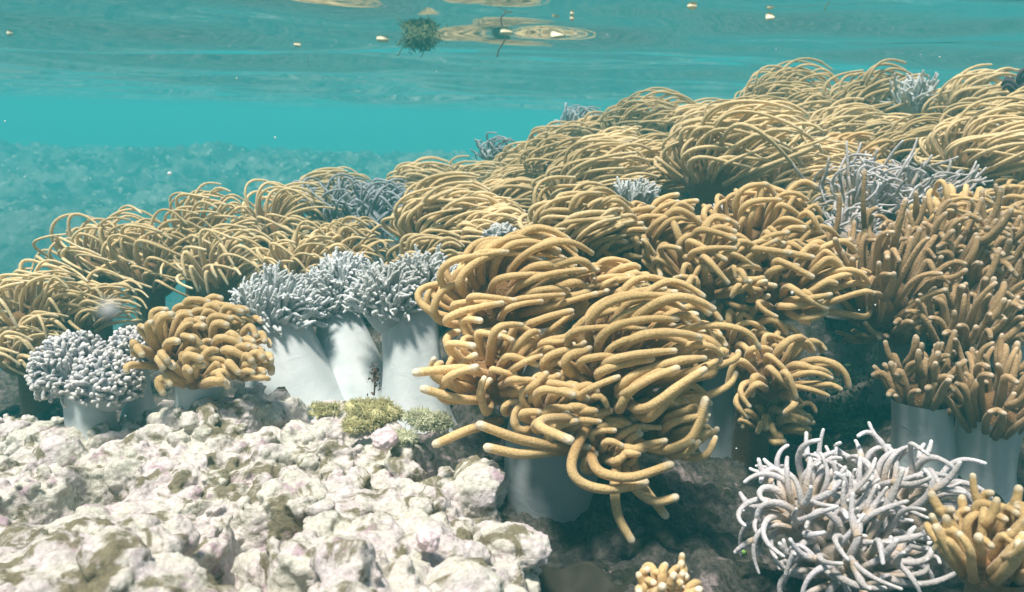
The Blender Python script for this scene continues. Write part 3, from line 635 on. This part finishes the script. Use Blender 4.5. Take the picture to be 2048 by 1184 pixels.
def poly_sd(x, y):
    d = np.full(x.shape, 1e9); ins = np.zeros(x.shape, bool); n = len(poly)
    for i in range(n):
        a, b_ = poly[i], poly[(i + 1) % n]; e = b_ - a
        t = np.clip(((x - a[0]) * e[0] + (y - a[1]) * e[1]) / (e @ e), 0, 1)
        d = np.minimum(d, np.hypot(x - a[0] - t * e[0], y - a[1] - t * e[1]))
        c = ((a[1] > y) != (b_[1] > y)) & (x < (b_[0] - a[0]) * (y - a[1]) / (b_[1] - a[1] + 1e-12) + a[0]); ins ^= c
    return np.where(ins, d, -d)
def rock_z(x, y):
    sd_ = poly_sd(x, y)
    z = rt(x, y) - .004
    wx, wy = x + .012 * (vnoise(x * 30, y * 30, 5) - .5), y + .012 * (vnoise(x * 30, y * 30, 6) - .5)
    mid = knobs(wx, wy, .036, 71, .25, .66); sm = knobs(wx, wy, .014, 72, .25, .66)
    z = z + (fbm(x * 9, y * 9, 12, 2) - .37) * .05 + mid * .5 + sm * .35 - .030
    pit = np.clip((fbm(x * 15 + 3, y * 15, 90, 2) - .41) / .05, 0, 1); z = z - pit * .048
    edge = np.clip(-(sd_ - .012) / .05, 0, 1.2); z = z - edge ** 1.5 * .35
    return z
xs = np.arange(-.95, .24, .004); ys = np.arange(.14, 1.12, .004); X_, Y_ = np.meshgrid(xs, ys)
Z_ = rock_z(X_, Y_); nR, mC = X_.shape
top_ = np.stack([X_, Y_, Z_], 2).reshape(-1, 3); bot_ = top_.copy(); bot_[:, 2] -= .10
Ft = grid_faces(nR, mC); I_ = np.arange(nR * mC).reshape(nR, mC); n0 = nR * mC
rim = np.concatenate([I_[0], I_[1:, -1], I_[-1, -2::-1], I_[-2:0:-1, 0]]); rim2 = np.roll(rim, -1)
parts_ = [(np.concatenate([top_, bot_]), np.concatenate([Ft, Ft[:, ::-1] + n0, np.stack([rim, rim + n0, rim2 + n0, rim2], 1)]))]
rng = np.random.default_rng(44); lumps = []
def add_lumps(n, r0, r1, sink, thr):
    X = rng.uniform(-.9, .2, n); Y = rng.uniform(.2, 1.05, n); sd_ = poly_sd(X, Y)
    dens = fbm(X * 8 + r0 * 900, Y * 8, 95, 2); ok = (sd_ > .0) & (dens > thr); X, Y = X[ok], Y[ok]; Z = rock_z(X, Y)
    for x, y, z in zip(X, Y, Z):
        r = rng.uniform(r0, r1) * rng.uniform(.7, 1.15); V, F = deform_ball(np.zeros(3), r, 0, rng, rng.uniform(.65, 1.0), ICO2, .13)
        a = rng.uniform(0, 3.14); e = rng.uniform(1, 1.45); V = V @ np.array([[math.cos(a) * e, math.sin(a) * e, 0], [-math.sin(a), math.cos(a), 0], [0, 0, 1]])
        lumps.append((V + np.array([x, y, z + r * (sink + rng.uniform(-.25, .25))]), F))
add_lumps(420, .014, .028, .05, .40); add_lumps(2200, .007, .014, .35, .40); add_lumps(5000, .003, .006, .5, .38)
bm_V = np.concatenate([parts_[0][0]] + [v for v, f in lumps]); offs = n0 * 2 + np.arange(len(lumps)) * len(ICO2[0])
tri = (np.stack([f for v, f in lumps]) + offs[:, None, None]).reshape(-1, 3)
ro = link('coralline_rock', mesh_from('coralline_rock', bm_V, [parts_[0][1], tri]), M_ROCK)
md = ro.modifiers.new('fuse', 'REMESH'); md.mode = 'VOXEL'; md.voxel_size = .0021; md.use_smooth_shade = True
for nm, sz, st in (('lumpy', .016, .0065), ('gritty', .0045, .0038)):
    tx = bpy.data.textures.new(nm, 'CLOUDS'); tx.noise_scale = sz; tx.noise_depth = 3
    md = ro.modifiers.new(nm, 'DISPLACE'); md.texture = tx; md.strength = st; md.mid_level = .5; md.texture_coords = 'GLOBAL'
tag(bpy.data.objects['coralline_rock'], 'knobbly sunlit rock crusted pale pink and cream, filling the bottom left', 'rock')

# ------------------------------------------------------------------ algae tufts, nodules, plate, weed
def tuft(name, px, py, d, Rpx, mat, label, n=900, L=.011, r=.0006, cat='algae', seed=1, flat=.6):
    rng = np.random.default_rng(seed); c = at(px, py, d); R = Rpx * d / FPX
    root = empty(name, tuple(c)); tag(root, label, cat)
    balls = []
    for k in range(22):
        a = rng.uniform(0, 6.28); q = R * rng.uniform(.2, .75)
        balls.append((np.array([math.cos(a) * q, math.sin(a) * q * .8, -R * .3 + rng.uniform(-.1, .25) * R]), R * rng.uniform(.14, .36)))
    link('mat', join_parts('mat', [deform_ball(b0, rr, 0, rng, flat, ICO2, .15) for b0, rr in balls]), mat, root)
    P0, Nn = [], []
    for b0, rr in balls:
        m_ = n // len(balls); v = rng.normal(0, 1, (m_, 3)); v[:, 2] = np.abs(v[:, 2]) * 1.0 - .3; v /= np.linalg.norm(v, axis=1, keepdims=True)
        P0.append(b0 + v * rr * np.array([1, 1, flat]) * .95); Nn.append(v)
    P0 = np.concatenate(P0); Nn = np.concatenate(Nn); N = len(P0); K = 5
    dr = Nn + rng.normal(0, .45, (N, 3)); ll = L * rng.uniform(.4, 1.2, (N, 1)); pts = [P0]
    for k in range(1, K):
        dr = dr + rng.normal(0, .45, (N, 3)); dd = dr / np.linalg.norm(dr, axis=1, keepdims=True); pts.append(pts[-1] + dd * ll / (K - 1))
    P = np.stack(pts, 1); Rr = np.tile(r * np.linspace(1.2, .7, K), (N, 1)) * rng.uniform(.7, 1.3, (N, 1))
    V, Q, Tr, tt = tubes(P, Rr, 4)
    tag(link('filaments', merge_tubes('filaments', V, Q, Tr, tt), mat, root), kind='stuff')
    return root
tuft('algae_tuft', 742, 812, .93, 66, M_ALG, 'larger yellow-green fuzzy algae tuft on the pale rock below the grey stalks', 3500, L=.007, r=.00045, seed=3)
tuft('algae_tuft', 858, 832, .88, 48, M_ALG2, 'pale green fuzzy algae tuft beside the left fingers of the largest coral', 3000, L=.007, r=.00045, seed=4)
tuft('algae_tuft', 712, 848, .88, 26, M_ALG, 'smallest yellow algae tuft, low in front of the larger one', 1300, L=.006, r=.00045, seed=5)
tuft('algae_tuft', 655, 812, .95, 34, M_ALG, 'low olive algae patch on the rock left of the larger yellow-green tuft', 1500, L=.005, r=.0004, seed=15, flat=.4)
tuft('algae_tuft', 800, 870, .85, 34, M_ALG2, 'thin pale algae patch on the rock between the round nodule and the pale green tuft', 1500, L=.005, r=.0004, seed=16, flat=.4)
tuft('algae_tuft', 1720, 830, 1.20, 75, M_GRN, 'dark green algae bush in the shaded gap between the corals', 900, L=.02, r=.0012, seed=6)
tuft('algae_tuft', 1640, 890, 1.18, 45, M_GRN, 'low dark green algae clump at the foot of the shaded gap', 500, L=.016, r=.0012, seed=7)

def leaf_cloud(name, c, n, R, size, rng):
    p = rng.normal(0, 1, (n, 3)) * np.array(R) * .5 + c
    a = rng.normal(0, 1, (n, 3)); a /= np.linalg.norm(a, axis=1, keepdims=True); b_ = np.cross(a, rng.normal(0, 1, (n, 3))); b_ /= np.linalg.norm(b_, axis=1, keepdims=True)
    s = size * rng.uniform(.5, 1.4, (n, 1)); nn = np.cross(a, b_) * s * .25
    V = np.stack([p - a * s, p + b_ * s * .5 + nn, p + a * s, p - b_ * s * .5 + nn], 1).reshape(-1, 3)
    return mesh_from(name, V, [np.arange(n * 4).reshape(-1, 4)], smooth=False)
rng = np.random.default_rng(12)
c = at(1690, 790, 1.24)
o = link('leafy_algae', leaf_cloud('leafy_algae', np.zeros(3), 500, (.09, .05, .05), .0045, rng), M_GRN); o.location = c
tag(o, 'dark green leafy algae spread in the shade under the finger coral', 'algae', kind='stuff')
c = at(1486, 1106, .80)
V, F = ICO1; o = link('leaf_scrap', mesh_from('leaf_scrap', V * np.array([.004, .0025, .0035]) + rng.normal(0, .0006, V.shape), [F]), M_LEAF); o.location = c
tag(o, 'tiny bright green leaf scrap lying left of the lavender coral', 'leaf')

for (px, py, d, r, lab) in [(770, 878, .83, 24, 'round pink-white nodule resting below the algae tufts'), (858, 1080, .585, 22, 'small round pink nodule on the lower right slope of the pale rock')]:
    rr = r * d / FPX; V, F = deform_ball(np.zeros(3), rr, 0, rng, .9, ICO3, .07)
    V = V + (vnoise(V[:, 0] * 900, V[:, 1] * 900 + V[:, 2] * 700, 4) - .5)[:, None] * .0012
    o = link('coral_nodule', mesh_from('coral_nodule', V, [F]), M_NOD); o.location = at(px, py, d)
    md = o.modifiers.new('fine', 'SUBSURF'); md.levels = md.render_levels = 2
    md = o.modifiers.new('lumpy', 'DISPLACE'); md.texture = bpy.data.textures['lumpy']; md.strength = .008; md.texture_coords = 'GLOBAL'
    md = o.modifiers.new('gritty', 'DISPLACE'); md.texture = bpy.data.textures['gritty']; md.strength = .003; md.texture_coords = 'GLOBAL'; tag(o, lab, 'nodule')

# plate: a thin shallow cup on a short neck
def plate():
    c = at(1145, 1225, .70); R = 100 * .70 / FPX; rows, sides = 20, 64
    root = empty('plate_coral', tuple(c - np.array([0, 0, .03]))); tag(root, 'thin brown plate coral, coloured dark for deep shade, at the foot of the pale rock', 'coral')
    a = np.arange(sides) / sides * 2 * np.pi
    prof = [(q, .022 * q ** 2) for q in np.linspace(.02, 1, rows)] + [(q, .022 * q ** 2 - .0035 * (1.02 - q * .6)) for q in np.linspace(1, .12, rows)]
    V = []
    for q, z in prof:
        rr = R * q * (1 + .05 * np.sin(3 * a + 1) * q + .025 * np.sin(9 * a) * q ** 3)
        V.append(np.stack([rr * np.cos(a), rr * np.sin(a), z + .006 * q ** 2 * np.sin(5 * a + 2) + .0006 * math.sin(q * 60) + .03 + 0 * a], 1))
    V = np.concatenate(V); n = len(prof)
    k = np.arange(n - 1)[:, None] * sides; s = np.arange(sides)[None]; s1 = (s + 1) % sides
    Q = np.stack([k + s, k + s1, k + sides + s1, k + sides + s], 2).reshape(-1, 4)
    link('blade', mesh_from('blade', V, [Q]), M_PLATE, root)
    link('stalk', stalk_mesh('stalk', np.array([0, 0, -.01]), np.array([0, 0, .03]), .012, .016, rng, 20, 8), M_PLATE, root)
plate()

def twig(name, pts, r, mat, label, cat, sub=5):
    P = np.array(pts); n = len(P); tt_ = np.linspace(0, n - 1, (n - 1) * sub + 1)
    Pi = np.stack([np.interp(tt_, np.arange(n), P[:, k]) for k in range(3)], 1)
    for _ in range(4): Pi[1:-1] = .25 * Pi[:-2] + .5 * Pi[1:-1] + .25 * Pi[2:]
    V, Q, Tr, tt = tubes(Pi[None], np.full((1, len(Pi)), r), 8); c0 = Pi[0].copy()
    o = link(name, merge_tubes(name, V - c0, Q, Tr, tt), mat); o.location = c0; return tag(o, label, cat)
# small dark weed in front of the grey stalk
c = at(748, 775, .955); f = .955 / FPX
root = empty('weed_sprig', tuple(c)); tag(root, 'small dark feathery weed standing in front of the smooth grey stalk', 'algae')
pts = [np.array([0, 0, -.01]), np.array([2 * f, 0, 12 * f]), np.array([-1 * f, 0, 26 * f]), np.array([4 * f, 0, 40 * f])]
P = np.array(pts)[None]; V, Q, Tr, tt = tubes(np.repeat(P, 1, 0), np.full((1, 4), .0011), 6); link('stem', merge_tubes('stem', V, Q, Tr, tt), M_TWIG, root)
link('fronds', leaf_cloud('fronds', np.array([1 * f, 0, 24 * f]), 80, (12 * f, 8 * f, 30 * f), .0026, rng), M_TWIG, root)

# ------------------------------------------------------------------ floating things under the surface
def surf_pt(px, py, z=-.004):       # where the ray through a pixel meets the water surface
    v = RM @ np.array([(px - 1024) / FPX, -(py - 592) / FPX, -1.0]); t = (z - CAM_Z) / v[2]
    for _ in range(12): p = C0 + v * t; t = .5 * t + .5 * (float(waves(p[0], p[1])) + z - CAM_Z) / v[2]
    return C0 + v * t, t
rng = np.random.default_rng(77)
p, dd = surf_pt(840, 72); f = dd / FPX
root = empty('floating_seaweed', tuple(p)); tag(root, 'ragged dark green seaweed clump hanging from the water surface', 'seaweed')
n = 260; P0 = np.stack([rng.uniform(-34, 34, n) * f * rng.uniform(.3, 1, n), rng.uniform(-20, 20, n) * f, rng.uniform(-6, 2, n) * f], 1)
K = 9; pts = [P0]; dr = np.tile([0, 0, -1.], (n, 1)) + rng.normal(0, .6, (n, 3))
ll = rng.uniform(8, 30, (n, 1)) * f * rng.uniform(.6, 1.5, (n, 1))
for k in range(1, K):
    dr = dr * .8 + rng.normal(0, .45, (n, 3)) + np.array([0, 0, -.1]); d_ = dr / np.linalg.norm(dr, axis=1, keepdims=True); pts.append(pts[-1] + d_ * ll / (K - 1))
P = np.stack(pts, 1); P[..., 2] = np.minimum(P[..., 2], .002)
V, Q, Tr, tt = tubes(P, np.full((n, K), .0015) * rng.uniform(.5, 1.4, (n, 1)), 5)
tag(link('strands', merge_tubes('strands', V, Q, Tr, tt), M_WEED, root), kind='stuff')
link('fronds', leaf_cloud('fronds', np.array([0, 0, -13 * f]), 1100, (32 * f, 18 * f, 13 * f), .0042, rng), M_WEED, root)
def husk(px, py, w, h, label, tilt=0):
    p, dd = surf_pt(px, py, -.003); f = dd / FPX; V, F = ICO2
    W = np.sign(V) * np.abs(V) ** .7 * np.array([w * f / 2, w * f / 3.2, h * f / 2]); W = W + (vnoise(V[:, 0] * 3 + px, V[:, 2] * 3 + V[:, 1] * 2, 3) - .5)[:, None] * h * f * .3
    o = link('floating_husk', mesh_from('floating_husk', W, [F]), M_BITS); o.location = p; o.rotation_euler = (0, math.radians(tilt), .3)
    tag(o, label, 'debris', 'pale husks floating on the surface')
for a in [(765, 80, 26, 10, 'pale husk floating just left of the seaweed clump'), (1013, 66, 26, 9, 'pale husk floating above the brown twig'), (1384, 14, 20, 9, 'pale husk floating near the top edge above the ridge'),
          (1116, 73, 32, 7, 'long thin pale husk right of the brown twig', -8), (1144, 28, 8, 7, 'tiny pale crumb in the brown ring of reflection'), (1144, 38, 9, 8, 'tiny pale crumb under its twin in the brown ring'),
          (410, 92, 18, 9, 'pale crumb floating in the left third of the surface'), (595, 91, 15, 6, 'pale flake floating between the left crumb and the seaweed'),
          (1540, 37, 20, 5, 'thin pale flake floating above the ragged-topped skyline coral', -10), (20, 68, 12, 8, 'dull crumb floating by the left photo edge'), (405, 152, 14, 6, 'faint far crumb below the left third crumb')]: husk(*a)
p, dd = surf_pt(1012, 76, -.008); f = dd / FPX
twig('floating_twig', [p, p + [-8 * f, 0, -14 * f], p + [-14 * f, 0, -22 * f], p + [-17 * f, 0, -36 * f]], .0026, M_TWIG, 'curved brown twig hanging under a pale husk at the surface', 'twig')
p, dd = surf_pt(616, 116, -.008); f = dd / FPX
twig('floating_twig', [p, p + [-1 * f, 0, -9 * f], p + [1 * f, 0, -18 * f]], .0018, M_TWIG, 'tiny dark upright twig left of the seaweed clump', 'twig')
p, dd = surf_pt(1660, 2, -.004); f = dd / FPX
twig('floating_twig', [p, p + [-6 * f, 0, -8 * f], p + [-10 * f, 0, -18 * f]], .0014, M_WEED, 'pale green stem hanging at the top edge of the photo', 'stem')

# drifting motes
n = 170; rng = np.random.default_rng(5); V1, F1 = ICO1; Vs, Fs = [], []
for k in range(n):
    d = rng.uniform(.5, 2.6); px, py = rng.uniform(-100, 2150), rng.uniform(60, 900); c = at(px, py, d)
    if c[2] > -.03: continue
    Vs.append(V1 * rng.uniform(.4, 1.1) * .0011 * rng.uniform(.6, 1.4, 3) + c); Fs.append(F1 + len(V1) * (len(Vs) - 1))
tag(link('suspended_particles', mesh_from('suspended_particles', np.concatenate(Vs), Fs), M_MOTE), 'tiny pale specks drifting through the blue water', 'particles', kind='stuff')
V, F = ICO2; o = link('drifting_mote', mesh_from('drifting_mote', V * np.array([.0016, .0014, .0015]), [F]), M_MOT2); o.location = at(220, 622, .12)
tag(o, 'large blurred white speck drifting in front of the left tan corals', 'particle')

# ------------------------------------------------------------------ water surface seen from below
ang = np.linspace(math.radians(-88), math.radians(88), 640); rad = 0.3 * (42 / 0.3) ** np.linspace(0, 1, 760)
A_, R_ = np.meshgrid(ang, rad); WX = R_ * np.sin(A_); WY = R_ * np.cos(A_) - 0.8
WZ = waves(WX, WY)
m = bpy.data.materials.new('water_surface'); m.use_nodes = True; nt = m.node_tree; nt.nodes.clear(); L = nt.links
out = N_(nt, 'ShaderNodeOutputMaterial'); mx = N_(nt, 'ShaderNodeMixShader'); tr = N_(nt, 'ShaderNodeBsdfTransparent'); gl = N_(nt, 'ShaderNodeBsdfGlossy')
gl.inputs['Roughness'].default_value = .035; gl.inputs['Color'].default_value = (.97, .97, .97, 1); fr = N_(nt, 'ShaderNodeFresnel'); fr.inputs[0].default_value = 1.333
L.new(fr.outputs[0], mx.inputs[0]); L.new(tr.outputs[0], mx.inputs[1]); L.new(gl.outputs[0], mx.inputs[2]); L.new(mx.outputs[0], out.inputs[0])
tag(link('water_surface', mesh_from('water_surface', np.stack([WX, WY, WZ], 2).reshape(-1, 3), [grid_faces(760, 640)]), m), kind='structure')

# ------------------------------------------------------------------ the water itself
HZ = dict(x0=-24, x1=24, y0=-1.6, y1=44, z0=-4.2, z1=.07)
bm = bmesh.new(); bmesh.ops.create_cube(bm, size=1)
for v in bm.verts:
    v.co = ((HZ['x1'] if v.co.x > 0 else HZ['x0']), (HZ['y1'] if v.co.y > 0 else HZ['y0']), (HZ['z1'] if v.co.z > 0 else HZ['z0']))
me = bpy.data.meshes.new('haze'); bm.to_mesh(me); bm.free()
m = bpy.data.materials.new('blue_green_water'); m.use_nodes = True; nt = m.node_tree; nt.nodes.clear()
out = N_(nt, 'ShaderNodeOutputMaterial'); pv = N_(nt, 'ShaderNodeVolumePrincipled')
pv.inputs['Color'].default_value = (.078, .59, .62, 1); pv.inputs['Density'].default_value = .104; pv.inputs['Anisotropy'].default_value = 0.0
nt.links.new(pv.outputs[0], out.inputs['Volume'])
tag(link('haze', me, m), 'clear blue-green sea water', kind='stuff')
